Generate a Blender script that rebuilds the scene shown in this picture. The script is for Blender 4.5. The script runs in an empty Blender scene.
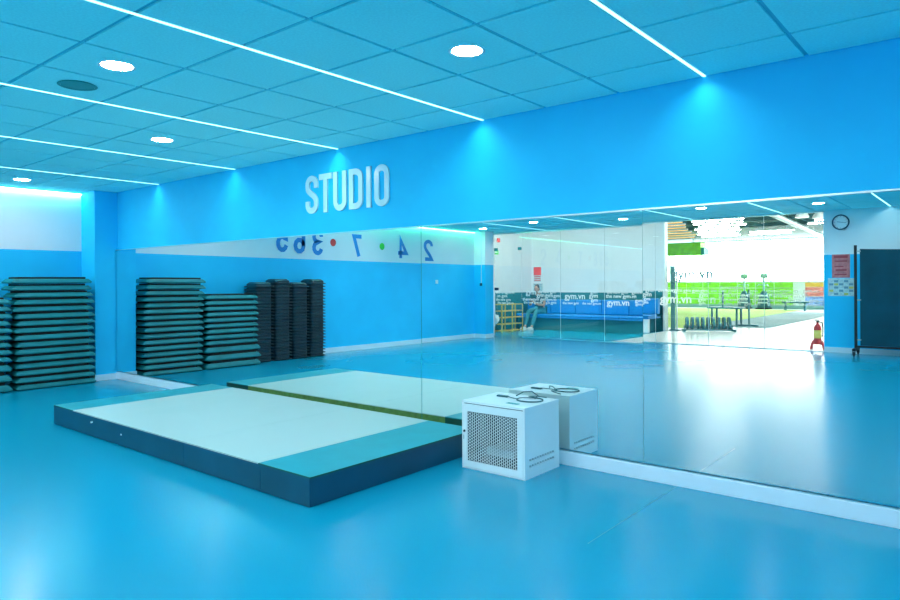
import bpy, bmesh, math, random
from mathutils import Vector, Matrix
random.seed(7)
PI = math.pi
SC = bpy.context.scene
COL = SC.collection

# ------------------------------------------------------------------ camera
FPX, YAW, V0, ROLL = 668.343, math.radians(39.481), 281.881, math.radians(-0.382)
cam_d = bpy.data.cameras.new('camera')
cam = bpy.data.objects.new('camera', cam_d); COL.objects.link(cam)
cam_d.sensor_width = 36.0
cam_d.lens = 36.0 * FPX / 900.0
cam_d.shift_y = -(300.0 - V0) / 900.0
cam_d.clip_end = 200
cam.matrix_world = (Matrix.Translation((0, -4.397, 1.372)) @ Matrix.Rotation(YAW, 4, 'Z')
                    @ Matrix.Rotation(PI / 2, 4, 'X') @ Matrix.Rotation(ROLL, 4, 'Z'))
SC.camera = cam

# ------------------------------------------------------------------ world, exposure
w = bpy.data.worlds.new('world'); SC.world = w; w.use_nodes = True
w.node_tree.nodes['Background'].inputs[0].default_value = (0.75, 0.95, 1.0, 1)
w.node_tree.nodes['Background'].inputs[1].default_value = 0.3
SC.view_settings.view_transform = 'Standard'
SC.view_settings.look = 'None'
SC.view_settings.gamma = 1.0
SC.view_settings.use_curve_mapping = False
SC.view_settings.exposure = 0.22
SC.cycles.max_bounces = 14
SC.cycles.diffuse_bounces = 6
SC.cycles.glossy_bounces = 8
SC.cycles.transparent_max_bounces = 24
SC.cycles.sample_clamp_indirect = 6.0

STRIP_L, STRIP_W, STRIP_SPREAD = 2.6, 32.0, 138.0
COVE_L, DOWN_L, GYM_BAR_L, GYM_WIN_L = 26.0, 86.0, 46.0, 17.0
STRIP_C = (0.58, 0.95, 1.0)

# ------------------------------------------------------------------ materials
def s2l(c):
    return tuple((x / 12.92 if x <= 0.04045 else ((x + 0.055) / 1.055) ** 2.4) for x in c)
def rgb(r, g, b):
    return s2l((r / 255, g / 255, b / 255))
def nodes(name):
    m = bpy.data.materials.new(name); m.use_nodes = True
    nt = m.node_tree
    return m, nt, nt.nodes['Principled BSDF']
def mat(name, col, rough=0.5, metal=0.0, spec=0.5, vary=0.0, vscale=6.0, bump=0.0, bscale=60.0, rvary=0.0):
    m, nt, b = nodes(name)
    b.inputs['Base Color'].default_value = (*col, 1)
    b.inputs['Roughness'].default_value = rough
    b.inputs['Metallic'].default_value = metal
    b.inputs['Specular IOR Level'].default_value = spec
    tc = nt.nodes.new('ShaderNodeTexCoord')
    if vary > 0 or rvary > 0:
        n = nt.nodes.new('ShaderNodeTexNoise'); n.inputs['Scale'].default_value = vscale
        n.inputs['Detail'].default_value = 5
        nt.links.new(tc.outputs['Object'], n.inputs['Vector'])
        if vary > 0:
            r = nt.nodes.new('ShaderNodeValToRGB')
            r.color_ramp.elements[0].position = 0.3; r.color_ramp.elements[1].position = 0.7
            r.color_ramp.elements[0].color = (*[c * (1 - vary) for c in col], 1)
            r.color_ramp.elements[1].color = (*[min(1, c * (1 + vary)) for c in col], 1)
            nt.links.new(n.outputs['Fac'], r.inputs['Fac']); nt.links.new(r.outputs['Color'], b.inputs['Base Color'])
        if rvary > 0:
            mr = nt.nodes.new('ShaderNodeMapRange')
            mr.inputs['From Min'].default_value = 0.3; mr.inputs['From Max'].default_value = 0.7
            mr.inputs['To Min'].default_value = max(0.02, rough - rvary); mr.inputs['To Max'].default_value = rough + rvary
            nt.links.new(n.outputs['Fac'], mr.inputs['Value']); nt.links.new(mr.outputs['Result'], b.inputs['Roughness'])
    if bump > 0:
        n2 = nt.nodes.new('ShaderNodeTexNoise'); n2.inputs['Scale'].default_value = bscale; n2.inputs['Detail'].default_value = 3
        nt.links.new(tc.outputs['Object'], n2.inputs['Vector'])
        bp = nt.nodes.new('ShaderNodeBump'); bp.inputs['Strength'].default_value = bump; bp.inputs['Distance'].default_value = 0.01
        nt.links.new(n2.outputs['Fac'], bp.inputs['Height']); nt.links.new(bp.outputs['Normal'], b.inputs['Normal'])
    return m
def emis(name, col, strength):
    m, nt, b = nodes(name)
    nt.nodes.remove(b)
    e = nt.nodes.new('ShaderNodeEmission')
    e.inputs[0].default_value = (*col, 1); e.inputs[1].default_value = strength
    nt.links.new(e.outputs[0], nt.nodes['Material Output'].inputs[0])
    return m
def glassmat(name, tint=(0.97, 1, 0.99), refl=1.0):
    m, nt, b = nodes(name); nt.nodes.remove(b)
    t = nt.nodes.new('ShaderNodeBsdfTransparent'); t.inputs[0].default_value = (*tint, 1)
    g = nt.nodes.new('ShaderNodeBsdfGlossy'); g.inputs['Roughness'].default_value = 0.0
    f = nt.nodes.new('ShaderNodeFresnel'); f.inputs[0].default_value = 1.5
    mu = nt.nodes.new('ShaderNodeMath'); mu.operation = 'MULTIPLY'; mu.inputs[1].default_value = refl
    mx = nt.nodes.new('ShaderNodeMixShader')
    nt.links.new(f.outputs[0], mu.inputs[0]); nt.links.new(mu.outputs[0], mx.inputs[0])
    nt.links.new(t.outputs[0], mx.inputs[1]); nt.links.new(g.outputs[0], mx.inputs[2])
    nt.links.new(mx.outputs[0], nt.nodes['Material Output'].inputs[0])
    return m
def filmmat(name, col, alpha, trans=0.5):
    m, nt, b = nodes(name); nt.nodes.remove(b)
    d = nt.nodes.new('ShaderNodeBsdfDiffuse'); d.inputs[0].default_value = (*col, 1)
    t = nt.nodes.new('ShaderNodeBsdfTranslucent'); t.inputs[0].default_value = (*col, 1)
    c = nt.nodes.new('ShaderNodeBsdfTransparent')
    m1 = nt.nodes.new('ShaderNodeMixShader'); m1.inputs[0].default_value = trans
    m2 = nt.nodes.new('ShaderNodeMixShader'); m2.inputs[0].default_value = alpha
    nt.links.new(d.outputs[0], m1.inputs[1]); nt.links.new(t.outputs[0], m1.inputs[2])
    nt.links.new(c.outputs[0], m2.inputs[1]); nt.links.new(m1.outputs[0], m2.inputs[2])
    nt.links.new(m2.outputs[0], nt.nodes['Material Output'].inputs[0])
    return m

M = {}
M['wall_blue'] = mat('wall_blue_paint', (0.022, 0.615, 0.98), 0.55, spec=0.2, vary=0.04, vscale=2.0, bump=0.05, bscale=220)
M['wall_white'] = mat('wall_white_paint', (0.90, 0.93, 0.93), 0.6, spec=0.3, vary=0.02, vscale=2.0, bump=0.04, bscale=220)
M['tile'] = mat('ceiling_tile_mineral', (0.38, 0.94, 0.97), 0.85, spec=0.15, vary=0.05, vscale=70, bump=0.25, bscale=160)
M['grid'] = mat('ceiling_grid_metal', (0.14, 0.56, 0.68), 0.6, spec=0.3)
M['white_trim'] = mat('white_trim_paint', (0.80, 0.90, 0.95), 0.4, vary=0.02, vscale=4)
M['channel'] = mat('mirror_channel', (0.55, 0.75, 0.78), 0.3, metal=1.0)
M['mirror_edge'] = mat('mirror_edge_glass', (0.05, 0.35, 0.30), 0.2)
M['alu'] = mat('brushed_aluminium', (0.72, 0.86, 0.86), 0.3, metal=1.0)
M['black'] = mat('black_plastic', (0.004, 0.006, 0.008), 0.5)
M['step'] = mat('step_teal_plastic', (0.003, 0.215, 0.225), 0.5, vary=0.12, vscale=8, bump=0.1, bscale=150)
M['step_mat'] = mat('step_black_rubber', (0.004, 0.008, 0.010), 0.8, bump=0.3, bscale=200)
M['riser'] = mat('riser_black_plastic', (0.005, 0.038, 0.055), 0.4, vary=0.2, vscale=12, bump=0.08, bscale=120)
M['podium_side'] = mat('podium_navy_laminate', (0.003, 0.07, 0.125), 0.4, vary=0.15, vscale=3)
M['podium_white'] = mat('podium_white_laminate', (0.50, 0.58, 0.54), 0.42, vary=0.03, vscale=3, rvary=0.08)
M['podium_band'] = mat('podium_blue_vinyl', (0.001, 0.31, 0.37), 0.45, vary=0.06, vscale=5)
M['podium_edge'] = mat('podium_green_edge', (0.004, 0.10, 0.07), 0.5)
M['plywood'] = mat('plywood_edge', (0.20, 0.36, 0.09), 0.6, vary=0.2, vscale=20)
M['cab'] = mat('cabinet_white_enamel', (0.86, 0.92, 0.92), 0.35, vary=0.015, vscale=4)
M['inside_shade'] = mat('cabinet_inside_shade', (0.01, 0.05, 0.07), 0.6)  # dark colour standing in for the shade inside the cabinet
M['slot'] = mat('vent_slot_shade', (0.0, 0.10, 0.14), 0.7)  # dark colour standing in for the shade in the vent slots
M['cable'] = mat('cable_teal_rubber', (0.01, 0.10, 0.12), 0.5)
M['steel'] = mat('steel', (0.45, 0.55, 0.55), 0.35, metal=1.0)
M['sign'] = mat('sign_white_acrylic', (0.72, 0.90, 0.93), 0.18, vary=0.02, vscale=5)
M['digit'] = mat('digit_blue_vinyl', (0.004, 0.26, 0.66), 0.5)
M['red'] = mat('red_paint', rgb(225, 60, 60), 0.5)
M['green'] = mat('green_paint', rgb(20, 200, 60), 0.5)
M['glass'] = glassmat('partition_glass')
M['joint'] = mat('joint_silicone', (0.85, 0.95, 0.95), 0.4)
M['vinyl'] = filmmat('white_frosted_vinyl', (0.95, 0.97, 0.97), 0.92, 0.6)
M['vinyl_faint'] = filmmat('clear_frosted_vinyl', (0.36, 0.52, 0.48), 1.0, 0.05)
M['vinyl_half'] = filmmat('half_clear_frosted_vinyl', (0.9, 0.95, 0.95), 0.5, 0.5)
M['diff_cyan'] = emis('strip_diffuser_cyan', (0.36, 0.92, 1.0), STRIP_L)
M['cove_cyan'] = emis('cove_diffuser_cyan', (0.22, 0.88, 1.0), COVE_L)
M['cove_green'] = emis('cove_diffuser_green', (0.10, 1.0, 0.50), COVE_L * 0.8)
M['down'] = emis('downlight_diffuser', (1.0, 0.97, 1.0), DOWN_L)
M['gym_bar'] = emis('gym_lamp_white', (1.0, 1.0, 0.95), GYM_BAR_L)
M['gym_bar_warm'] = emis('gym_lamp_warm', (1.0, 0.52, 0.16), 1.7)
M['gym_win'] = emis('daylit_window_pane', (1.0, 1.0, 1.0), GYM_WIN_L)
M['lobby_fill'] = emis('lobby_fill_glow', (0.95, 1.0, 0.98), 52.0)  # glow of the fill lights added to brighten the lobby
M['pendant'] = mat('pendant_white_enamel', (0.9, 0.92, 0.9), 0.4)

def floor_mat():
    m, nt, b = nodes('floor_blue_coating')
    tc = nt.nodes.new('ShaderNodeTexCoord')
    n = nt.nodes.new('ShaderNodeTexNoise'); n.inputs['Scale'].default_value = 0.55; n.inputs['Detail'].default_value = 2; n.inputs['Roughness'].default_value = 0.5
    nt.links.new(tc.outputs['Object'], n.inputs['Vector'])
    r = nt.nodes.new('ShaderNodeValToRGB')
    r.color_ramp.elements[0].position = 0.0; r.color_ramp.elements[1].position = 1.0
    r.color_ramp.elements[0].color = (0.001, 0.285, 0.435, 1); r.color_ramp.elements[1].color = (0.002, 0.315, 0.475, 1)
    nt.links.new(n.outputs['Fac'], r.inputs['Fac']); nt.links.new(r.outputs['Color'], b.inputs['Base Color'])
    mr = nt.nodes.new('ShaderNodeMapRange')
    mr.inputs['From Min'].default_value = 0.0; mr.inputs['From Max'].default_value = 1.0
    mr.inputs['To Min'].default_value = 0.26; mr.inputs['To Max'].default_value = 0.15
    nt.links.new(n.outputs['Fac'], mr.inputs['Value']); nt.links.new(mr.outputs['Result'], b.inputs['Roughness'])
    b.inputs['Specular IOR Level'].default_value = 0.42
    return m
M['floor'] = floor_mat()
def mirror_mat():
    m, nt, b = nodes('mirror_silver'); nt.nodes.remove(b)
    g = nt.nodes.new('ShaderNodeBsdfGlossy'); g.inputs['Roughness'].default_value = 0.0
    g.inputs['Color'].default_value = (0.86, 0.93, 0.92, 1)
    nt.links.new(g.outputs[0], nt.nodes['Material Output'].inputs[0])
    return m
M['mirror'] = mirror_mat()

# ------------------------------------------------------------------ mesh helpers
def tag(o, label=None, cat=None, group=None, kind=None):
    if label: o['label'] = label
    if cat: o['category'] = cat
    if group: o['group'] = group
    if kind: o['kind'] = kind
    return o
def thing(name, label, cat, loc=(0, 0, 0), rz=0.0, group=None):
    o = bpy.data.objects.new(name, None); COL.objects.link(o)
    o.location = loc; o.rotation_euler = (0, 0, rz); o.empty_display_size = 0.05
    return tag(o, label, cat, group)
def obj(name, bm, m, parent=None, loc=None, smooth=False):
    me = bpy.data.meshes.new(name); bm.normal_update(); bm.to_mesh(me); bm.free()
    for mm in (m if isinstance(m, (list, tuple)) else [m]): me.materials.append(mm)
    if smooth:
        for p in me.polygons: p.use_smooth = True
    o = bpy.data.objects.new(name, me); COL.objects.link(o)
    if loc: o.location = loc
    if parent: o.parent = parent
    return o
def link_mesh(name, me, parent=None, loc=(0, 0, 0), rot=(0, 0, 0)):
    o = bpy.data.objects.new(name, me); COL.objects.link(o); o.location = loc; o.rotation_euler = rot
    if parent: o.parent = parent
    return o
def bx(bm, a, b, bevel=0.0, mi=0):
    x0, y0, z0 = [min(p, q) for p, q in zip(a, b)]; x1, y1, z1 = [max(p, q) for p, q in zip(a, b)]
    vs = [bm.verts.new(p) for p in ((x0, y0, z0), (x1, y0, z0), (x1, y1, z0), (x0, y1, z0), (x0, y0, z1), (x1, y0, z1), (x1, y1, z1), (x0, y1, z1))]
    fs = [bm.faces.new([vs[i] for i in f]) for f in ((3, 2, 1, 0), (4, 5, 6, 7), (0, 1, 5, 4), (1, 2, 6, 5), (2, 3, 7, 6), (3, 0, 4, 7))]
    for f in fs: f.material_index = mi
    if bevel > 0:
        es = list({e for f in fs for e in f.edges})
        bmesh.ops.bevel(bm, geom=es, offset=bevel, segments=2, affect='EDGES', profile=0.5)
    return vs
def box(name, a, b, m, parent=None, bevel=0.0):
    bm = bmesh.new(); bx(bm, a, b, bevel); return obj(name, bm, m, parent)
def lathe(bm, prof, seg=24, c=(0, 0, 0), axis='Z', cap=True):
    rings = []
    for r, h in prof:
        ring = []
        for i in range(seg):
            a = 2 * PI * i / seg
            p = (r * math.cos(a), r * math.sin(a), h)
            if axis == 'X': p = (p[2], p[0], p[1])
            if axis == 'Y': p = (p[1], p[2], p[0])
            ring.append(bm.verts.new((p[0] + c[0], p[1] + c[1], p[2] + c[2])))
        rings.append(ring)
    for k in range(len(rings) - 1):
        for i in range(seg):
            j = (i + 1) % seg
            bm.faces.new((rings[k][i], rings[k][j], rings[k + 1][j], rings[k + 1][i]))
    if cap:
        bm.faces.new(list(reversed(rings[0]))); bm.faces.new(rings[-1])
def tube(bm, pts, r, seg=8):
    pts = [Vector(p) for p in pts]; rings = []
    for i, p in enumerate(pts):
        d = (pts[min(i + 1, len(pts) - 1)] - pts[max(i - 1, 0)]).normalized()
        up = Vector((0, 0, 1)) if abs(d.z) < 0.9 else Vector((1, 0, 0))
        a = d.cross(up).normalized(); b = d.cross(a).normalized()
        rr = r[i] if isinstance(r, (list, tuple)) else r
        rings.append([bm.verts.new(p + (a * math.cos(2 * PI * k / seg) + b * math.sin(2 * PI * k / seg)) * rr) for k in range(seg)])
    for k in range(len(rings) - 1):
        for i in range(seg):
            j = (i + 1) % seg
            bm.faces.new((rings[k][i], rings[k][j], rings[k + 1][j], rings[k + 1][i]))
    bm.faces.new(rings[0]); bm.faces.new(list(reversed(rings[-1])))
    bmesh.ops.recalc_face_normals(bm, faces=bm.faces[:])
def loft_rect(bm, levels, r=0.03, cs=3):
    """levels: (length_y, width_x, z); rounded rectangles lofted"""
    rings = []
    for L, Wd, z in levels:
        ring = []
        for cx, cy, a0 in ((1, 1, 0), (-1, 1, PI / 2), (-1, -1, PI), (1, -1, 3 * PI / 2)):
            for k in range(cs + 1):
                a = a0 + PI / 2 * k / cs
                ring.append(bm.verts.new((cx * (Wd / 2 - r) + r * math.cos(a), cy * (L / 2 - r) + r * math.sin(a), z)))
        rings.append(ring)
    n = len(rings[0])
    for k in range(len(rings) - 1):
        for i in range(n):
            j = (i + 1) % n
            bm.faces.new((rings[k][i], rings[k][j], rings[k + 1][j], rings[k + 1][i]))
    bm.faces.new(list(reversed(rings[0]))); bm.faces.new(rings[-1])
def structure(o, label, cat='wall'):
    return tag(o, label, cat, kind='structure')

# ------------------------------------------------------------------ the room
H = 2.70; XL = -10.345; XR = 3.2; YB = -9.98; ZB = 1.854; ZM = 1.866
YM = 0.03                        # plane of the mirror wall
XC, YC = -9.894, -0.289          # column in the corner
def quadbox2(name, a, b, zsplit, mlow, mhigh, parent=None):
    bm = bmesh.new()
    bx(bm, a, (b[0], b[1], zsplit), mi=0); bx(bm, (a[0], a[1], zsplit), b, mi=1)
    return obj(name, bm, [mlow, mhigh], parent)

fl_ = structure(box('floor', (XL - 0.2, YB - 0.06, -0.1), (XR + 0.2, 0.23, 0.0), M['floor']), 'glossy blue coated studio floor', 'floor')
box('seam', (-1.674, -1.25, 0.0), (-1.668, -0.012, 0.0006), M['podium_band'], fl_)
structure(box('wall_mirror', (XL - 0.2, YM, 0), (XR + 0.2, YM + 0.2, H + 0.15), M['wall_blue']), 'long blue wall that carries the mirrors and the sign')
structure(quadbox2('wall_left', (XL - 0.2, YB - 0.06, 0), (XL, YM, H + 0.15), ZB, M['wall_blue'], M['wall_white']), 'side wall blue below and white above, behind the stacked steps')
structure(quadbox2('wall_right', (XR, YB, 0), (XR + 0.2, YM, H + 0.15), ZB, M['wall_blue'], M['wall_blue']), 'blue side wall of the studio opposite the stacked steps')
structure(quadbox2('wall_back', (-2.556, YB - 0.15, 0), (XR + 0.2, YB, H + 0.15), ZB, M['wall_blue'], M['wall_white']), 'wall with the clock, blue below and white above')
structure(box('wall_column', (XL, YC, 0), (XC, YM, H), M['wall_blue']), 'blue corner column beside the tall stack of steps', 'column')
structure(quadbox2('wall_pilaster', (XL, -9.55, 0), (-10.0, -9.2, H), ZB, M['wall_blue'], M['wall_white']), 'blue and white pilaster beside the glass door', 'column')
# skirting
structure(box('baseboard_mirror', (XC, -0.008, 0), (XR, YM, 0.1), M['white_trim'], bevel=0.003), 'white skirting board under the mirrors', 'baseboard')
bm = bmesh.new(); bx(bm, (XC, YC, 0), (XC + 0.014, -0.008, 0.085)); bx(bm, (XL, YC - 0.014, 0), (XC + 0.014, YC, 0.085))
structure(obj('baseboard_column', bm, M['white_trim']), 'white skirting round the corner column', 'baseboard')
structure(box('baseboard_left', (XL, -9.2, 0), (XL + 0.016, YC - 0.014, 0.1), M['white_trim']), 'white skirting board along the side wall behind the stacks', 'baseboard')
bm = bmesh.new(); bx(bm, (XL + 0.016, -9.2, 0), (-9.986, -9.186, 0.1)); bx(bm, (-10.0, -9.55, 0), (-9.986, -9.2, 0.1))
structure(obj('baseboard_pilaster', bm, M['white_trim']), 'white skirting round the pilaster by the glass door', 'baseboard')
structure(box('baseboard_back', (-2.55, YB, 0), (XR, YB + 0.016, 0.1), M['white_trim']), 'white skirting board under the clock wall', 'baseboard')
structure(box('baseboard_right', (XR - 0.016, YB + 0.016, 0), (XR, -0.016, 0.1), M['white_trim']), 'white skirting board of the side wall opposite the steps', 'baseboard')

# ceiling: backing with every tile a piece of its own
X0, Y0, T = -1.482, -0.444, 0.6
ceil = structure(box('ceiling', (XL, YB - 0.02, H + 0.012), (XR, YM, H + 0.13), M['grid']), 'suspended ceiling of square tiles with recessed light lines', 'ceiling')
xs = [XL]; i0 = math.ceil((XL - X0) / T)
xs += [X0 + T * i for i in range(i0, int((XR - X0) / T) + 1)] + [XR]
ys = [YM] + [Y0 - T * j for j in range(0, int((Y0 - YB) / T) + 1)] + [YB]
tile_cache = {}; far = bmesh.new()
def is_strip(x): return abs((x - X0) / 1.8 - round((x - X0) / 1.8)) < 1e-3
for i in range(len(xs) - 1):
    for j in range(len(ys) - 1):
        gx0 = 0.022 if is_strip(xs[i]) else 0.013; gx1 = 0.022 if is_strip(xs[i + 1]) else 0.013
        a = (xs[i] + gx0, ys[j + 1] + 0.013); b = (xs[i + 1] - gx1, ys[j] - 0.013)
        if b[0] - a[0] < 0.03 or b[1] - a[1] < 0.03: continue
        cx, cy = (a[0] + b[0]) / 2, (a[1] + b[1]) / 2; sx, sy = b[0] - a[0], b[1] - a[1]
        if cx < 0.9 and cy > -7.4:
            key = (round(sx, 3), round(sy, 3))
            if key not in tile_cache:
                t = bmesh.new(); bx(t, (-sx / 2, -sy / 2, 0), (sx / 2, sy / 2, 0.012)); o = obj('ceiling_tile', t, M['tile'], ceil, (cx, cy, H)); tile_cache[key] = o.data
            else: link_mesh('ceiling_tile', tile_cache[key], ceil, (cx, cy, H))
        else: bx(far, (a[0], a[1], H), (b[0], b[1], H + 0.012))
tag(obj('ceiling_tile_field', far, M['tile'], ceil), kind='stuff')

# light lines
ordn = ['first', 'second', 'third', 'fourth', 'fifth', 'sixth', 'seventh', 'eighth', 'ninth', 'tenth', 'eleventh', 'twelfth', 'thirteenth',
        'fourteenth', 'fifteenth', 'sixteenth', 'seventeenth', 'eighteenth', 'nineteenth', 'twentieth', 'twenty-first', 'twenty-second',
        'twenty-third', 'twenty-fourth', 'twenty-fifth', 'twenty-sixth', 'twenty-seventh', 'twenty-eighth']
where = {2: 'ending far out to the right of the white cabinet', 1: 'second line past the one over the white cabinet', 0: 'nearest the camera, meeting the wall above the middle mirror',
         -1: 'meeting the wall right of the white sign', -2: 'meeting the wall just above the white sign',
         -3: 'meeting the wall left of the white sign', -4: 'last before the corner column'}
for k in range(-4, 3):
    x = X0 + 1.8 * k
    st = thing('ceiling_light_strip', 'thin cyan white light line in the ceiling, ' + where[k], 'light strip', (x, 0, H), group='light lines across the studio ceiling')
    box('housing', (-0.018, YB + 0.02, 0.001), (0.018, YM - 0.004, 0.011), M['alu'], st)
    box('diffuser', (-0.009, YB + 0.02, -0.002), (0.009, YM - 0.004, 0.001), M['diff_cyan'], st)
    ld = bpy.data.lights.new('strip_light', 'AREA'); ld.shape = 'RECTANGLE'; ld.size = 0.018; ld.size_y = YM - YB - 0.10
    ld.energy = STRIP_W; ld.color = STRIP_C; ld.spread = math.radians(STRIP_SPREAD)
    lo = bpy.data.objects.new('strip_light', ld); COL.objects.link(lo); lo.parent = st; lo.location = (0, (YM + YB) / 2 - 0.01, -0.004)
cv = thing('cove_light', 'bright cyan light line in the ceiling corner above the stacked steps', 'light strip', (XL + 0.03, 0, H - 0.03))
box('housing', (-0.026, -9.19, 0.012), (0.02, YC - 0.004, 0.029), M['alu'], cv)
box('diffuser', (-0.022, -4.6, 0.0), (0.016, YC - 0.01, 0.012), M['cove_cyan'], cv)
tag(box('diffuser', (-0.022, -9.18, 0.0), (0.016, -4.61, 0.012), M['cove_green'], cv), 'green glowing end of the light line')

# round recessed lights
bm = bmesh.new(); lathe(bm, [(0.088, 0.0), (0.105, -0.004), (0.107, -0.001), (0.107, 0.0)], 32, cap=False); ring = bm
ring_me = None; disc_me = None
OFF = {(-2.382, -1.344): (-2.364, -1.36), (-4.182, -2.544): (-4.145, -2.54), (-5.982, -1.344): (-5.965, -1.32), (-9.582, -1.344): (-9.53, -1.315)}
spots = {(-2.382, -1.344): 'in front of the mirror wall above the white cabinet', (-4.182, -2.544): 'beside the round grille in the ceiling',
         (-5.982, -1.344): 'above the white podium', (-9.582, -1.344): 'nearest the tall stack of steps'}
alls = list(spots) + [(1.218, -1.344), (-0.582, -2.544), (-7.782, -2.544)] + [(-2.382 + 3.6 * i, y) for i in (1, 0, -1, -2) for y in (-4.944, -8.544)] \
    + [(-0.582 - 3.6 * i, y) for i in (0, 1, 2) for y in (-5.244, -7.944)]
for (x, y) in alls:
    lab = spots.get((x, y))
    xn = {1.218: 'far from the steps', -0.582: 'over the open floor', -2.382: 'in line with the white cabinet', -4.182: 'in line with the sign', -5.982: 'in line with the podium', -7.782: 'in line with the podium end', -9.582: 'by the step wall'}[round(x, 3)]
    yn = {-1.344: 'by the mirror wall', -2.544: 'second row from the mirrors', -4.944: 'third row from the mirrors', -5.244: 'fourth row from the mirrors', -7.944: 'fifth row from the mirrors', -8.544: 'last row before the glass'}[y]
    t = thing('recessed_light', 'round white recessed ceiling light ' + (lab or xn + ', ' + yn), 'ceiling light', (*OFF.get((x, y), (x, y)), H), group='round lights in the studio ceiling')
    if ring_me is None:
        o = obj('trim_ring', ring, M['white_trim'], t, smooth=True); ring_me = o.data
        bm = bmesh.new(); lathe(bm, [(0.0885, -0.0005), (0.08, -0.003), (0.04, -0.004)], 32); o = obj('diffuser', bm, M['down'], t); disc_me = o.data
    else:
        link_mesh('trim_ring', ring_me, t); link_mesh('diffuser', disc_me, t)
g = thing('ceiling_speaker', 'round teal grille in the ceiling beside a recessed light', 'speaker', (-4.735, -2.534, H))
M['grille'] = mat('grille_teal', (0.03, 0.34, 0.33), 0.6)
bm = bmesh.new(); lathe(bm, [(0.108, 0), (0.12, -0.006), (0.115, -0.008), (0.102, -0.007)], 32, cap=False); obj('rim', bm, M['grille'], g, smooth=True)
bm = bmesh.new(); lathe(bm, [(0.102, -0.0005), (0.10, -0.005), (0.06, -0.007), (0.02, -0.0075)], 32); obj('grille', bm, M['grille'], g)

# ------------------------------------------------------------------ mirrors
edges = [XC + 0.02, -8.01, -5.985, -3.960, -1.909, 0.12, 2.14, XR - 0.02]
mlab = ['beside the corner column, reflecting the steps', 'behind the far half of the podium', 'behind the near half of the podium', 'behind the white cabinet',
        'reflecting the gym and the clock', 'right of the picture, second from the end', 'at the right end of the mirror wall']
EPS = [-0.19, -0.19, -0.19, -0.17, -0.04, -0.04, -0.04]
for i in range(7):
    x0, x1 = edges[i] + 0.0015, edges[i + 1] - 0.0015; cx = (x0 + x1) / 2; hw = (x1 - x0) / 2; hz = (ZM - 0.112) / 2 - 0.004
    bm = bmesh.new(); bx(bm, (-hw, -0.003, -hz), (hw, 0.003, hz))
    for f in bm.faces: f.material_index = 0 if f.normal.y < -0.5 else 1
    bm.normal_update()
    for f in bm.faces: f.material_index = 0 if f.normal.y < -0.5 else 1
    o = obj('mirror_panel', bm, [M['mirror'], M['mirror_edge']])
    o.location = (cx, (0.004, 0.005, 0.008, 0.016, 0.018, 0.018, 0.018)[i], 0.114 + hz + 0.002)
    o.rotation_euler = (math.radians(EPS[i]), 0, math.radians(0.135))
    tag(o, 'tall frameless wall mirror panel ' + mlab[i], 'mirror', 'mirror panels along the blue wall')
structure(box('trim_1', (XC + 0.002, -0.003, ZM - 0.008), (XR, YM, ZM + 0.003), M['channel']), 'metal channel along the top edge of the mirrors', 'trim')
structure(box('trim_2', (XC + 0.016, -0.003, 0.1), (XR, YM, 0.109), M['alu']), 'metal channel along the bottom edge of the mirrors', 'trim')

# ------------------------------------------------------------------ lettering made of strokes
def arc(cx, cy, rx, ry, a0, a1, n=10):
    return [(cx + rx * math.cos(math.radians(a0 + (a1 - a0) * k / n)), cy + ry * math.sin(math.radians(a0 + (a1 - a0) * k / n))) for k in range(n + 1)]
def bez(p0, p1, p2, p3, n=10):
    return [tuple((1 - t) ** 3 * a + 3 * (1 - t) ** 2 * t * b + 3 * (1 - t) * t * t * c + t ** 3 * d for a, b, c, d in zip(p0, p1, p2, p3)) for t in [k / n for k in range(n + 1)]]
GL = {
 'S': [([(1, .70)] + arc(.5, .82, .5, .18, 0, 180) + bez((0, .74), (0, .52), (1, .50), (1, .27)) + arc(.5, .18, .5, .18, 0, -180) + [(0, .30)], False)],
 'T': [([('-', 1), ('+', 1)], False), ([(.5, '-'), (.5, 1)], False)],
 'U': [([(0, '+'), (0, .2)] + arc(.5, .18, .5, .18, 180, 360) + [(1, '+')], False)],
 'D': [([(0, 0), (0, 1), (.45, 1)] + arc(.45, .82, .55, .18, 90, 0)[1:] + arc(.45, .18, .55, .18, 0, -90) , True)],
 'I': [([(.5, '-'), (.5, '+')], False)],
 'O': [(arc(.5, .83, .5, .17, 0, 180) + arc(.5, .17, .5, .17, 180, 360), True)],
 '2': [([(0, .74)] + arc(.5, .78, .5, .22, 180, 0) + bez((1, .70), (.95, .5), (.3, .3), (0, 0)) + [(1, 0)], False)],
 '4': [([(.72, 0), (.72, 1), (0, .28), (1.05, .28)], False)],
 '7': [([(0, 1), (1, 1), (.35, 0)], False)],
 '3': [([(0, .78)] + arc(.5, .77, .5, .23, 170, -75) + [(.4, .53)] + arc(.5, .25, .5, .25, 85, -170) , False)],
 '6': [([(1, .78)] + arc(.5, .78, .5, .22, 10, 180) + [(0, .28)] + arc(.5, .27, .5, .27, 180, 540)[1:] , False)],
 '5': [([(.95, 1), (.1, 1), (.05, .52)] + arc(.5, .30, .5, .30, 125, -165), False)],
}
def dedupe(p):
    o = [p[0]]
    for q in p[1:]:
        if math.dist(q, o[-1]) > 1e-5: o.append(q)
    return o
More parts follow.
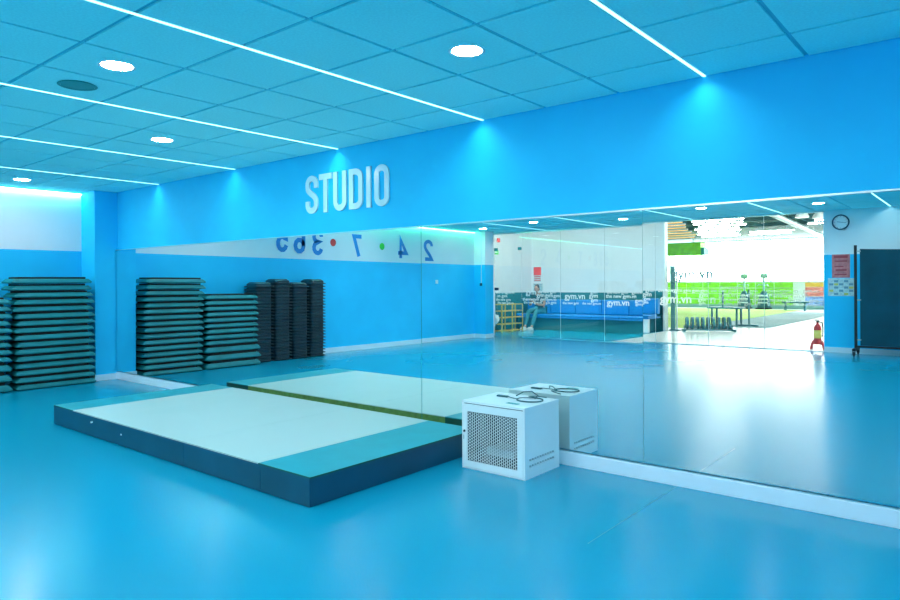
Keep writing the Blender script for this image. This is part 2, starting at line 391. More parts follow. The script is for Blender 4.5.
def stroke(bm, pts, t, closed, depth):
    pts = dedupe(pts)
    if closed and math.dist(pts[0], pts[-1]) < 1e-5: pts = pts[:-1]
    n = len(pts); L = []
    for i in range(n):
        p = Vector(pts[i]); a = Vector(pts[(i - 1) % n]); b = Vector(pts[(i + 1) % n])
        d1 = (p - a).normalized() if (closed or i > 0) else (b - p).normalized()
        d2 = (b - p).normalized() if (closed or i < n - 1) else d1
        n1 = Vector((-d1.y, d1.x)); n2 = Vector((-d2.y, d2.x)); m = n1 + n2
        if m.length < 1e-4: m = n1
        m.normalize(); s = t / 2 / max(0.35, m.dot(n1))
        L.append((p + m * s, p - m * s))
    # local x right, y up; front at z = depth
    rows = [[bm.verts.new((q.x, q.y, z)) for q, z in ((l, 0), (l, depth), (r, depth), (r, 0))] for l, r in L]
    rng = range(n if closed else n - 1)
    for i in rng:
        j = (i + 1) % n
        for k in range(4):
            kk = (k + 1) % 4
            bm.faces.new((rows[i][k], rows[i][kk], rows[j][kk], rows[j][k]))
    if not closed:
        bm.faces.new(rows[0]); bm.faces.new(list(reversed(rows[-1])))
def glyph(ch, w, h, t, depth):
    bm = bmesh.new()
    for pts, closed in GL[ch]:
        fx = lambda v, full: 0.0 if v == '-' else full if v == '+' else t / 2 + v * (full - t)
        stroke(bm, [(fx(x, w), fx(y, h)) for x, y in pts], t, closed, depth * (0.985 if ch == 'T' and pts[0][0] == .5 else 1.0))
    bmesh.ops.recalc_face_normals(bm, faces=bm.faces[:])
    return bm
sg = thing('wall_sign', 'raised white capital letters on the blue wall above the mirrors', 'sign', (-4.92, YM, 2.083))
for ch, xa, xb in [('S', -5.516, -5.325), ('T', -5.303, -5.110), ('U', -5.085, -4.897), ('D', -4.856, -4.667), ('I', -4.617, -4.552), ('O', -4.505, -4.317)]:
    bm = glyph(ch, (xb - xa) * 1.01, 0.391, 0.058, 0.016)
    o = obj('letter', bm, M['sign'], sg)
    if ch in 'TU': pass
    o.location = (xa * 1.0096 + 4.92, -0.002, 0); o.rotation_euler = (PI / 2, 0, 0)
# numbers on the side wall (read along +y, face +x)
nb = thing('wall_numbers', 'large blue digits with two coloured dots on the white upper wall', 'lettering', (XL, -5.4, 1.91))
for ch, ya, yb in [('2', -7.57, -7.25), ('4', -6.70, -6.36), ('7', -5.32, -5.02), ('3', -4.24, -3.97), ('6', -3.80, -3.52), ('5', -3.40, -3.12)]:
    bm = glyph(ch, yb - ya, 0.5, 0.085, 0.004)
    o = obj('digit', bm, M['digit'], nb); o.location = (0.001, ya + 5.4, {'5': .06, '6': .045, '3': .03}.get(ch, 0.0)); o.rotation_euler = (PI / 2, 0, PI / 2)
for y, z, m in ((-4.50, 0.30, 'red'), (-5.885, 0.28, 'green')):
    bm = bmesh.new(); lathe(bm, [(0.075, 0.0), (0.075, 0.004), (0.05, 0.005)], 28, axis='X'); o = obj('dot', bm, M[m], nb); o.location = (0.001, y + 5.4, z)
    tag(o, m + ' round dot')
sw = thing('light_switch', 'white square switch plate on the blue side wall', 'switch', (XL, -7.71, 1.42))
box('plate', (0, -0.045, -0.045), (0.009, 0.045, 0.045), M['white_trim'], sw, 0.003); box('rocker', (0.009, -0.025, -0.03), (0.013, 0.025, 0.03), M['cab'], sw, 0.001)

# ------------------------------------------------------------------ podium
px0, px1, py0, py1, pz = -7.195, -3.255, -1.805, -0.10, 0.186
pd = thing('podium', 'low podium with white top boards, blue end bands and dark navy sides', 'podium', (px0, py0, 0))
Lx, Ly = px1 - px0, py1 - py0
for a, b in ((0, 2.455), (2.459, 3.432), (3.436, Lx)):
    box('front_board', (a, 0, 0.003), (b, 0.016, pz - 0.008), M['podium_side'], pd, 0.001)
box('side_board', (Lx - 0.016, 0.017, 0.003), (Lx, Ly, pz - 0.008), M['podium_side'], pd)
box('side_board', (0, 0.017, 0.003), (0.016, Ly, pz - 0.008), M['podium_side'], pd)
for k, (a, b, m) in enumerate(((0.0, 0.44, 'podium_edge'), (0.44, 3.41, 'plywood'), (3.41, Lx, 'podium_edge'))):
    box('back_board', (max(a, .017), Ly - 0.016, 0.003), (min(b, Lx - .017), Ly, pz - 0.009), M[m], pd)
for a, b, m, n in ((0, 0.436, 'podium_band', 'end_band'), (0.438, 2.44, 'podium_white', 'top_board'), (2.443, 3.408, 'podium_white', 'top_board'), (3.41, Lx, 'podium_band', 'end_band')):
    box(n, (a, 0.006, pz - 0.008), (b, Ly - 0.0, pz), M[m], pd)
box('edge_trim', (3.41, 0.0, pz - 0.008), (Lx + 0.003, 0.006, pz), M['podium_edge'], pd)
box('edge_trim', (Lx, 0.006, pz - 0.010), (Lx + 0.004, Ly, pz), M['podium_edge'], pd)
box('edge_trim', (0, 0.0, pz - 0.008), (0.436, 0.006, pz), M['podium_edge'], pd)
for x, z in ((0.865, 0.125), (0.84, 0.118), (1.43, 0.09)):
    bm = bmesh.new(); bx(bm, (x, -0.001, z), (x + 0.02, 0.0, z + 0.014)); o = obj('chip', bm, M['white_trim'], pd); 

# ------------------------------------------------------------------ white cabinet by the mirror
cw, cd, chh = 0.552, 0.465, 0.497
cb = thing('network_cabinet', 'white metal equipment cabinet with perforated door, on the floor against the mirror', 'cabinet', (-3.082, -0.532, 0))
bm = bmesh.new()
bx(bm, (0, 0.012, 0), (cw, cd, 0.012)); bx(bm, (0, 0.012, chh - 0.012), (cw, cd, chh))
bx(bm, (0, 0.012, 0.012), (0.012, cd, chh - 0.012)); bx(bm, (0.012, cd - 0.012, 0.012), (cw, cd, chh - 0.012))
obj('body', bm, M['cab'], cb)
# right side panel with two rows of vent slots
def slotted(bm, y0, y1, z0, z1, x0, x1, slots):
    """panel in the yz plane split into bands with slots left open"""
    zs = sorted({z0, z1} | {s[2] for s in slots} | {s[3] for s in slots})
    for k in range(len(zs) - 1):
        za, zb = zs[k], zs[k + 1]
        row = sorted((s[0], s[1]) for s in slots if s[2] <= za + 1e-6 and s[3] >= zb - 1e-6)
        y = y0
        for a, b in row:
            bx(bm, (x0, y, za), (x1, a, zb)); y = b
        bx(bm, (x0, y, za), (x1, y1, zb))
sl = [(0.062 + k * 0.034, 0.062 + k * 0.034 + 0.025, z, z + 0.018) for k in range(10) for z in (0.075, 0.118)]
bm = bmesh.new(); slotted(bm, 0.012, cd - 0.012, 0.012, chh - 0.012, cw - 0.012, cw, sl); obj('side_panel', bm, M['cab'], cb)
box('slot_shade_sheet', (cw - 0.02, 0.05, 0.06), (cw - 0.013, cd - 0.05, 0.15), M['slot'], cb)  # dark sheet added as painted shade behind the open slots
dr = bmesh.new(); f = 0.05
bx(dr, (0.006, 0, 0.012), (f, 0.011, chh - 0.022)); bx(dr, (cw - f - 0.012, 0, 0.012), (cw - 0.014, 0.011, chh - 0.022))
bx(dr, (f, 0, 0.012), (cw - f - 0.012, 0.011, 0.06)); bx(dr, (f, 0, chh - 0.075), (cw - f - 0.012, 0.011, chh - 0.022))
door = obj('door', dr, M['cab'], cb)
bm = bmesh.new(); bx(bm, (0.0, 0.006, 0.0), (0.006, 0.012, chh)); bx(bm, (cw - 0.014, 0.004, 0.0), (cw, 0.012, chh)); bx(bm, (0.006, 0.006, chh - 0.016), (cw - 0.014, 0.012, chh)); bx(bm, (0.006, 0.006, 0), (cw - 0.014, 0.012, 0.008))
obj('front_frame', bm, M['cab'], cb)
# perforated sheet: long hexagonal holes in staggered rows
def perforated(x0, x1, z0, z1, nx, nz):
    bm = bmesh.new(); dx = (x1 - x0) / nx; dz = (z1 - z0) / nz
    for j in range(nz):
        for i in range(nx):
            cx = x0 + dx * (i + 0.5); off = 0.5 if i % 2 else 0.0
            cz = z0 + dz * (j + 0.25 + off)
            o = [(cx - dx / 2, cz - dz / 2), (cx, cz - dz / 2), (cx + dx / 2, cz - dz / 2), (cx + dx / 2, cz + dz / 2), (cx, cz + dz / 2), (cx - dx / 2, cz + dz / 2)]
            r = [(cx - dx * .38, cz - dz * .30), (cx, cz - dz * .45), (cx + dx * .38, cz - dz * .30), (cx + dx * .38, cz + dz * .30), (cx, cz + dz * .45), (cx - dx * .38, cz + dz * .30)]
            cl = lambda q: (q[0], min(max(q[1], z0), z1))
            ov = [bm.verts.new((cl(p)[0], 0.004, cl(p)[1])) for p in o]; iv = [bm.verts.new((cl(p)[0], 0.004, cl(p)[1])) for p in r]
            for k in range(6):
                bm.faces.new((ov[k], ov[(k + 1) % 6], iv[(k + 1) % 6], iv[k]))
    return bm
obj('perforated_sheet', perforated(f, cw - f - 0.012, 0.06, chh - 0.075, 26, 17), M['cab'], door)
bm = bmesh.new(); lathe(bm, [(0.009, 0.0), (0.009, -0.006), (0.004, -0.008)], 14, (0.028, 0, 0.275), 'Y'); obj('lock', bm, M['black'], door)
bm = bmesh.new(); bx(bm, (0.019, -0.004, 0.215), (0.024, -0.001, 0.245)); obj('key', bm, M['steel'], door)
box('inside_shade_sheet', (0.0125, 0.02, 0.0125), (0.016, cd - 0.031, chh - 0.013), M['inside_shade'], cb); box('inside_shade_sheet', (0.017, 0.02, chh - 0.016), (cw - 0.024, cd - 0.031, chh - 0.0125), M['inside_shade'], cb)  # dark sheets added as painted shade, so the door holes look dark
box('inside_shade_sheet', (cw - 0.024, 0.02, 0.0125), (cw - 0.021, cd - 0.031, chh - 0.017), M['inside_shade'], cb); box('inside_shade_sheet', (0.017, 0.02, 0.0125), (cw - 0.025, cd - 0.031, 0.016), M['inside_shade'], cb)
box('inside_shelf', (0.03, 0.05, 0.1), (cw - 0.04, cd - 0.04, 0.106), M['inside_shade'], cb)
box('back_shade_sheet', (0.0125, cd - 0.03, 0.013), (cw - 0.022, cd - 0.013, chh - 0.013), M['inside_shade'], cb)  # dark sheet painting the shade at the back of the cabinet
box('inside_switch', (0.17, 0.08, 0.107), (0.40, 0.26, 0.16), M['steel'], cb, 0.004)
cl = thing('coiled_cable', 'thin dark cable coiled on top of the white cabinet', 'cable', (-2.72, -0.25, chh))
bm = bmesh.new()
pts = [(-0.16, 0.02, 0.012), (-0.12, 0.0, 0.008), (-0.08, -0.01, 0.006)]
pts += [(0.06 + 0.10 * math.cos(a), -0.01 + 0.085 * math.sin(a), 0.006 + 0.0015 * k / 10) for k, a in enumerate([PI + 2 * PI * i / 28 for i in range(50)])]
pts += [(-0.02, 0.10, 0.012), (0.03, 0.14, 0.012), (0.10, 0.16, 0.006)]
tube(bm, pts, 0.0035, 6); obj('cord', bm, M['cable'], cl, smooth=True)
bm = bmesh.new(); bx(bm, (-0.25, 0.005, 0.0), (-0.155, 0.035, 0.012), 0.003); obj('plug', bm, M['cable'], cl)
bm = bmesh.new(); tube(bm, [(-0.08, 0.02, 0.02), (-0.05, 0.07, 0.045), (0.0, 0.11, 0.05), (0.05, 0.12, 0.02), (0.06, 0.06, 0.008)], 0.004, 6); obj('cord_loop', bm, M['cable'], cl, smooth=True)
pb = thing('label_strip', 'small teal paper strip lying on the white cabinet', 'paper', (-2.70, -0.42, chh)); box('sheet', (-0.05, -0.02, 0.0005), (0.05, 0.02, 0.002), M['grille'], pb)

# ------------------------------------------------------------------ aerobic steps and risers
def step_meshes(L, Wd, h):
    bm = bmesh.new()
    loft_rect(bm, [(L * .985, Wd * .97, h * .09), (L, Wd, h * .14), (L * 1.0, Wd, h * .30), (L * .94, Wd * .93, h * .64), (L * .92, Wd * .90, h * .72)], 0.03)
    b = obj('body', bm, M['step']); me = b.data; bpy.data.objects.remove(b)
    bm = bmesh.new(); loft_rect(bm, [(L * .85, Wd * .88, h * .72), (L * .85, Wd * .88, h * .93), (L * .84, Wd * .87, h * .985)], 0.03)
    b = obj('mat', bm, M['step_mat']); mt = b.data; bpy.data.objects.remove(b)
    bm = bmesh.new(); loft_rect(bm, [(L * .84, Wd * .87, 0.001), (L * .88, Wd * .90, h * .09)], 0.03)
    b = obj('base', bm, M['black']); ft = b.data; bpy.data.objects.remove(b)
    return me, mt, ft
thin = step_meshes(0.985, 0.42, 0.0912); thick = step_meshes(1.03, 0.43, 0.127)
def put_step(meshes, x, y, z, rz, label, group):
    t = thing('aerobic_step', label, 'step', (x, y, z), rz, group)
    for n, me in zip(('body', 'rubber_mat', 'base'), meshes): link_mesh(n, me, t)
z = 0.0
for k in range(16):
    dy = -0.04 if k >= 14 else (-0.02 if k == 13 else random.uniform(-.012, .012) + 0.002 * (8 - k))
    put_step(thin, -9.97 + random.uniform(-.008, .008), -0.83 + dy, z + 0.001 * k, random.uniform(-.006, .006),
             'teal plastic exercise step, %s from the floor in the tall stack by the column' % ordn[k], 'steps in the stack beside the column')
    z += 0.0912
z = 0.0
for k in range(12):
    ms, dz = (thick, 0.127) if k < 3 else (thin, 0.0912)
    put_step(ms, -9.975 + random.uniform(-.01, .01), -1.85 + (-0.02 if k < 3 else 0) + random.uniform(-.012, .012), z + 0.001 * k, random.uniform(-.008, .008),
             'teal plastic exercise step, %s from the floor in the shorter stack beside the black risers' % ordn[k], 'steps in the stack beside the black risers')
    z += dz
rp = 0.0565
bm = bmesh.new(); loft_rect(bm, [(0.32, 0.32, 0), (0.33, 0.33, rp * .16), (0.387, 0.387, rp * .22), (0.387, 0.387, rp * .46), (0.33, 0.33, rp * .60), (0.32, 0.32, rp * .96), (0.335, 0.335, rp * .99)], 0.045)
b = obj('riser', bm, M['riser']); rme = b.data; bpy.data.objects.remove(b)
bm = bmesh.new(); loft_rect(bm, [(0.33, 0.33, rp * .99), (0.33, 0.33, rp * 1.15), (0.26, 0.26, rp * 1.7), (0.25, 0.25, rp * 1.75)], 0.045)
b = obj('riser_cap', bm, M['riser']); cap_me = b.data; bpy.data.objects.remove(b)
for s, (yc, n, nm) in enumerate(((-2.60, 24, 'first stack, next to the teal steps'), (-3.00, 25, 'second stack from the teal steps'), (-3.40, 24, 'third stack from the teal steps'), (-3.80, 25, 'last stack, farthest from the teal steps'))):
    for k in range(n):
        o = link_mesh('step_riser', rme, None, (-10.14 + random.uniform(-.004, .004), yc + random.uniform(-.004, .004), k * (rp + 0.0004)), (0, 0, random.uniform(-.007, .007)))
        tag(o, 'black square step riser, %s from the floor, %s' % (ordn[k], nm), 'riser', 'black risers stacked along the side wall')
        if k == n - 1: link_mesh('raised_pad', cap_me, o)

# ------------------------------------------------------------------ glass front behind the camera (seen in the mirrors)
def text_mesh(strings, size_default=0.1):
    """strings: (text, x, z, size); flat lettering in the xz plane facing -y"""
    bm = bmesh.new()
    for s, x, z, size in strings:
        cu = bpy.data.curves.new('lettering', 'FONT'); cu.body = s; cu.size = size; cu.resolution_u = 3; cu.offset = size * 0.022
        to = bpy.data.objects.new('lettering', cu); COL.objects.link(to)
        dg = bpy.context.evaluated_depsgraph_get()
        me = bpy.data.meshes.new_from_object(to.evaluated_get(dg))
        me.transform(Matrix.Translation((x, 0, z)) @ Matrix.Rotation(PI / 2, 4, 'X'))
        bm.from_mesh(me); bpy.data.objects.remove(to); bpy.data.curves.remove(cu); bpy.data.meshes.remove(me)
    return bm
win = structure(box('window_1', (-10.345, YB - 0.03, H - 0.03), (-2.556, YB + 0.01, H + 0.1), M['alu']), 'frameless glass front between studio and gym with white lettering', 'window')
box('floor_rail', (-9.42, YB - 0.02, 0.0), (-2.556, YB + 0.0, 0.015), M['alu'], win)
M['lintel'] = M['wall_white']
joints = [-9.42, -8.29, -7.118, -5.886, -4.729, -3.625, -2.56]
words_small = ['thenewgym.vn', 'the new gym', 'thenewgym', 'gym.vn', 'the new gym.vn']
for k in range(6):
    a, b = joints[k] + 0.003, joints[k + 1] - 0.003
    p = box('pane', (a, YB - 0.012, 0.016), (b, YB, H - 0.031), M['glass'], win)
    box('joint', (b, YB - 0.013, 0.016), (b + 0.006, YB + 0.001, H - 0.031), M['joint'], win)
    rnd = random.Random(20 + k); S = []
    big = {0: [('gym', -9.30, 1.10, 0.19)], 1: [('gym.vn', -8.18, 1.0, 0.20)], 2: [('gym.vn', -7.06, 0.86, 0.20)], 3: [('gym.vn', -5.78, 0.90, 0.25)], 4: [('n', -4.70, 0.90, 0.25)], 5: []}[k]
    S += big
    for row, (zz, sz) in enumerate(((1.135, 0.105), (1.035, 0.125), (0.945, 0.10), (0.87, 0.085))):
        x = a + 0.015 + rnd.uniform(0, 0.04)
        while True:
            wd = rnd.choice(words_small); s_ = sz * rnd.uniform(.9, 1.15); wdt = len(wd) * s_ * 0.52
            if x + wdt > b - 0.01:
                wd = 'gym'; wdt = 3 * s_ * 0.52
                if x + wdt > b - 0.01: break
            clash = any(not (x + wdt < bx_ or x > bx_ + len(bw) * bs * 0.55) and not (zz + s_ * .7 < bz - bs * .2 or zz > bz + bs * .75) for bw, bx_, bz, bs in big)
            if not clash: S.append((wd, x, zz, s_)); x += wdt + rnd.uniform(0.015, 0.05)
            else: x += 0.06
    bm = text_mesh([(w_, x_, z_, s_) for w_, x_, z_, s_ in S])
    o = obj('lettering', bm, M['vinyl'] if k < 4 else M['vinyl_half'], p); o.location = (0, YB - 0.0135, 0)
    if k == 4 - 1:
        bm = text_mesh([('gym.vn', -5.52, 1.42, 0.32)]); o = obj('lettering', bm, M['vinyl_faint'], p); o.location = (0, YB - 0.0135, 0)
    if k == 4:
        bm = text_mesh([('the new gym', -4.6, 1.36, 0.14), ('thenewgym.vn', -4.5, 1.2, 0.1)]); o = obj('lettering', bm, M['vinyl_half'], p); o.location = (0, YB - 0.0135, 0)
dg_ = thing('glass_door', 'frameless glass door beside the pilaster with lettering band', 'door', (-10.33, YB, 0))
dg_.name = 'door_1'; tag(dg_, kind='structure')
dp = box('pane', (0.06, -0.012, 0.012), (0.90, 0, 2.28), M['glass'], dg_)
bm = text_mesh([('thenewgym.vn', 0.1, 1.12, 0.1), ('.vn gym', 0.12, 1.02, 0.11), ('the new gym', 0.1, 0.93, 0.09), ('the new gym.vn', 0.15, 0.85, 0.08)])
o = obj('lettering', bm, M['vinyl'], dp); o.location = (0, -0.0135, 0)
box('fixed_pane', (0.0, -0.012, 2.29), (0.905, 0, H - 0.031), M['glass'], dg_)
for x in (0.06, 0.80): box('patch_fitting', (x, -0.02, 2.24), (x + 0.10, 0.008, 2.31), M['grille'], dg_)
box('lock_box', (0.08, 0.001, 1.20), (0.20, 0.03, 1.27), M['podium_side'], dg_, 0.004)
bm = bmesh.new(); tube(bm, [(0.10, 0.045, 0.25), (0.10, 0.045, 1.15)], 0.014, 10); obj('handle', bm, M['joint'], dg_, smooth=True)
structure(box('wall_over_door', (XL - 0.2, YB - 0.12, H - 0.0), (-2.556, YB - 0.03, 3.5), M['wall_white']), 'white bulkhead above the glass front')
cd_ = thing('hanging_cord', 'thin white cord with a small dark box hanging on the pilaster', 'cord', (-10.12, -9.195, 1.36))
bm = bmesh.new(); tube(bm, [(0.0, 0, 0.03), (0.004, 0.002, 0.5), (0.018, 0, 0.9), (0.02, 0, 1.25)], 0.008, 6); obj('cord', bm, M['white_trim'], cd_)
box('box', (-0.03, -0.004, -0.04), (0.03, 0.03, 0.03), M['podium_side'], cd_, 0.004)

# clock wall
ck = thing('wall_clock', 'round wall clock with dark rim and pale face', 'clock', (-2.27, YB, 2.46))
bm = bmesh.new(); lathe(bm, [(0.145, 0.0), (0.145, 0.03), (0.138, 0.038), (0.125, 0.038), (0.122, 0.02)], 36, axis='Y', cap=False); obj('rim', bm, M['podium_side'], ck, smooth=True)
bm = bmesh.new(); lathe(bm, [(0.124, 0.001), (0.124, 0.02)], 36, axis='Y'); obj('face', bm, M['cab'], ck)
for a, l, wd in ((math.radians(-80), 0.06, 0.008), (math.radians(100), 0.09, 0.006)):
    bm = bmesh.new(); bx(bm, (-wd / 2, 0.021, -0.012), (wd / 2, 0.024, l)); o = obj('hand', bm, M['podium_side'], ck); o.rotation_euler = (0, a, 0)
for k in range(12):
    a = 2 * PI * k / 12; bm = bmesh.new(); bx(bm, (-0.003, 0.0205, 0.10), (0.003, 0.0225, 0.115)); o = obj('hour_mark', bm, M['podium_side'], ck); o.rotation_euler = (0, a, 0)
M['paper_red'] = mat('poster_red_print', rgb(225, 130, 130), 0.6, vary=0.25, vscale=14)
M['paper'] = mat('paper_print', rgb(205, 225, 225), 0.6, vary=0.22, vscale=26)
M['print_red'] = mat('print_dark_red', rgb(190, 70, 80), 0.6)
M['print_yellow'] = mat('print_yellow', rgb(225, 215, 110), 0.6)
M['print_grey'] = mat('print_grey', rgb(120, 165, 180), 0.6)
p1 = thing('red_poster', 'pink and red printed notice under the clock', 'poster', (-2.42, YB, 1.415))
box('sheet', (0, 0, 0), (0.295, 0.003, 0.44), M['paper_red'], p1)
for z_, h_, x_, w_ in ((0.37, 0.05, 0.03, 0.23), (0.30, 0.025, 0.05, 0.2), (0.2, 0.02, 0.04, 0.15), (0.13, 0.03, 0.06, 0.18), (0.05, 0.02, 0.04, 0.2)):
    box('print_bar', (x_, 0.003, z_), (x_ + w_, 0.0035, z_ + h_), M['print_red'], p1)
p2 = thing('schedule_sheet', 'pale timetable sheet with yellow cells below the pink notice', 'poster', (-2.49, YB, 1.07))
box('sheet', (0, 0, 0), (0.44, 0.003, 0.335), M['paper'], p2)
for r_ in range(5):
    for c_ in range(5):
        box('cell', (0.02 + c_ * 0.082, 0.003, 0.02 + r_ * 0.06), (0.09 + c_ * 0.082, 0.0035, 0.06 + r_ * 0.06), M[('print_yellow' if (r_ * 3 + c_) % 7 == 3 else ('print_grey' if (r_ + c_) % 2 else 'paper'))], p2)
bd = thing('mobile_board', 'tall dark teal screen on a black wheeled frame by the clock wall', 'screen', (-1.98, -9.58, 0))
M['board'] = mat('screen_teal_rubber', (0.003, 0.07, 0.10), 0.7, spec=0.2, vary=0.15, vscale=3, bump=0.2, bscale=12)
for x in (0.0, 1.95):
    bm = bmesh.new(); bx(bm, (x - 0.022, -0.022, 0.12), (x + 0.022, 0.022, 2.0), 0.004); obj('post', bm, M['black'], bd)
    bm = bmesh.new(); bx(bm, (x - 0.025, -0.27, 0.10), (x + 0.025, 0.27, 0.145), 0.004); foot = obj('foot', bm, M['black'], bd)
    for s in (-1, 1):
        bm = bmesh.new(); lathe(bm, [(0.04, -0.014), (0.046, -0.008), (0.046, 0.008), (0.04, 0.014)], 18, (x, s * 0.24, 0.046), 'X'); wh = obj('wheel', bm, M['black'], bd)
        bm = bmesh.new(); bx(bm, (x - 0.024, s * 0.24 - 0.016, 0.04), (x - 0.018, s * 0.24 + 0.016, 0.1)); bx(bm, (x + 0.018, s * 0.24 - 0.016, 0.04), (x + 0.024, s * 0.24 + 0.016, 0.1)); obj('wheel_fork', bm, M['black'], bd)
bm = bmesh.new(); bx(bm, (0.022, -0.018, 0.15), (1.928, 0.018, 0.186), 0.003); obj('cross_rail', bm, M['black'], bd)
bm = bmesh.new(); N = 12
top = [(0.07 + 1.81 * k / N, 1.93 - 0.03 * math.sin(PI * k / N)) for k in range(N + 1)]
fr = [bm.verts.new((x, 0.010, z)) for x, z in top] ; bo = [bm.verts.new((x, 0.010, 0.19)) for x, z in top]
fr2 = [bm.verts.new((x, -0.010, z)) for x, z in top]; bo2 = [bm.verts.new((x, -0.010, 0.19)) for x, z in top]
for k in range(N):
    bm.faces.new((fr[k], bo[k], bo[k + 1], fr[k + 1])); bm.faces.new((fr2[k + 1], bo2[k + 1], bo2[k], fr2[k])); bm.faces.new((fr[k], fr[k + 1], fr2[k + 1], fr2[k])); bm.faces.new((bo[k + 1], bo[k], bo2[k], bo2[k + 1]))
bm.faces.new((fr[0], fr2[0], bo2[0], bo[0])); bm.faces.new((fr[N], bo[N], bo2[N], fr2[N]))
obj('screen_sheet', bm, M['board'], bd)
for z_ in (1.88, 1.0, 0.28):
    box('clip', (0.022, -0.006, z_), (0.085, 0.014, z_ + 0.02), M['steel'], bd)

# ------------------------------------------------------------------ lobby behind the glass
LX, LY, GX1, GY, GH = -11.4, -13.6, -7.12, -31.0, 3.42
M['gym_floor'] = mat('gym_pale_floor', (0.85, 0.88, 0.86), 0.25, vary=0.03, vscale=1)
M['dado'] = mat('dado_teal_paint', (0.006, 0.17, 0.20), 0.5)
M['gym_ceil'] = mat('gym_ceiling_teal', (0.05, 0.13, 0.13), 0.8, vary=0.4, vscale=0.7)
M['sofa'] = mat('sofa_blue_leather', (0.003, 0.22, 0.58), 0.35, bump=0.1, bscale=14)
M['lime'] = mat('lime_green_panel', (0.27, 0.72, 0.012), 0.5, vary=0.15, vscale=4)
M['wood'] = mat('rack_yellow_wood', (0.56, 0.42, 0.08), 0.5, vary=0.15, vscale=12)
structure(box('floor_gym', (-17, GY - 0.2, -0.1), (XR + 0.2, YB - 0.061, -0.001), M['gym_floor']), 'pale shiny floor of the gym beyond the glass', 'floor')
structure(box('ceiling_gym', (-17, GY - 0.2, GH), (XR + 0.2, YB - 0.03, GH + 0.2), M['gym_ceil']), 'dark industrial gym ceiling beyond the glass', 'ceiling')
structure(quadbox2('wall_lobby_side', (LX - 0.15, LY - 0.15, 0), (LX, YB - 0.12, GH), 1.11, M['dado'], M['wall_white']), 'white lobby wall behind the shoe rack')
structure(box('wall_lobby_return', (LX, YB - 0.12, 0), (XL - 0.005, YB - 0.061, GH), M['wall_white']), 'short white wall between lobby and studio')
structure(quadbox2('wall_lobby_back', (LX, LY - 0.15, 0), (GX1, LY, GH), 1.11, M['dado'], M['wall_white']), 'white lobby wall behind the blue sofa with dark teal lower part')
structure(box('trim_3', (GX1, LY - 0.16, 0), (GX1 + 0.06, LY + 0.06, GH), M['joint']), 'white end post of the lobby wall', 'trim')
structure(box('wall_gym_side', (XR, GY, 0), (XR + 0.2, YB - 0.15, GH), M['wall_white']), 'white side wall of the gym')
structure(box('wall_gym_left', (-17.2, GY, 0), (-17, LY, GH), M['wall_white']), 'far side wall of the gym behind the lobby')
structure(box('wall_gym_inner', (-17.2, LY - 0.15, 0), (LX - 0.15, LY, GH), M['wall_white']), 'white wall closing the gym behind the lobby')
structure(box('wall_gym_back_of_studio', (-2.556, YB - 0.17, 0), (XR, YB - 0.151, GH), M['wall_white']), 'gym side of the clock wall')

structure(box('floor_lobby', (LX, LY, -0.001), (GX1 + 0.06, YB - 0.061, 0.0015), M['floor']), 'blue coated lobby floor in front of the sofa', 'floor')
for k, x in enumerate((-10.4, -9.0, -7.6)):  # unseen fill lights, added to brighten the white lobby walls
    t = thing('lobby_fill_light', 'white fill light added to brighten the lobby, ' + ('nearest the shoe rack', 'in the middle above the sofa', 'nearest the gym')[k], 'lamp', (x, -11.6, GH), group='fill lights added to brighten the lobby')
    box('frame', (-0.32, -0.32, -0.03), (0.32, 0.32, 0.0), M['joint'], t); box('diffuser', (-0.30, -0.30, -0.034), (0.30, 0.30, -0.03), M['lobby_fill'], t)
sf = thing('lobby_sofa', 'long blue padded bench sofa behind the glass front', 'sofa', (-11.35, -12.62, 0))
SL = 4.2
box('plinth', (0.05, -0.80, 0.0), (SL - 0.17, -0.06, 0.36), M['dado'], sf)
box('end_leg', (SL - 0.16, -0.17, 0.0), (SL - 0.04, -0.04, 0.36), M['wall_white'], sf)
box('seat_edge', (0, -0.82, 0.36), (SL, 0.0, 0.40), M['sofa'], sf, 0.01)
nc = 5
for k in range(nc):
    a, b = SL * k / nc, SL * (k + 1) / nc
    box('seat_cushion', (a + 0.003, -0.62, 0.40), (b - 0.003, 0.0, 0.47), M['sofa'], sf, 0.025)
    bk = box('back_cushion', (a + 0.003, -0.82, 0.47), (b - 0.003, -0.64, 0.90), M['sofa'], sf, 0.03)
    for i in range(4):
        bm = bmesh.new(); lathe(bm, [(0.014, 0.0), (0.010, 0.006)], 10, (a + (i + .5) * (b - a) / 4, -0.64, 0.68), 'Y'); obj('button', bm, M['digit'], bk)

# shoe rack
sr = thing('shoe_rack', 'yellow wooden open shoe rack with two columns beside the glass door', 'rack', (-11.0, -12.05, 0))
rl, rd, rh = 1.08, 0.28, 0.80
for y in (0, rl / 2 - 0.014, rl - 0.028):
    for x in (0, rd - 0.028): box('upright', (x, y, 0), (x + 0.028, y + 0.028, rh), M['wood'], sr)
for k in range(5):
    z_ = 0.03 + k * (rh - 0.055) / 4
    for a, b in ((0.028, rl / 2 - 0.014), (rl / 2 + 0.014, rl - 0.028)):
        for x in (0.0, 0.09, 0.18, rd - 0.026): box('slat', (x, a, z_), (x + 0.026, b, z_ + 0.025), M['wood'], sr)
sb = thing('plastic_bag', 'pale crumpled bag beside the shoe rack', 'bag', (-10.80, -10.72, 0.42))
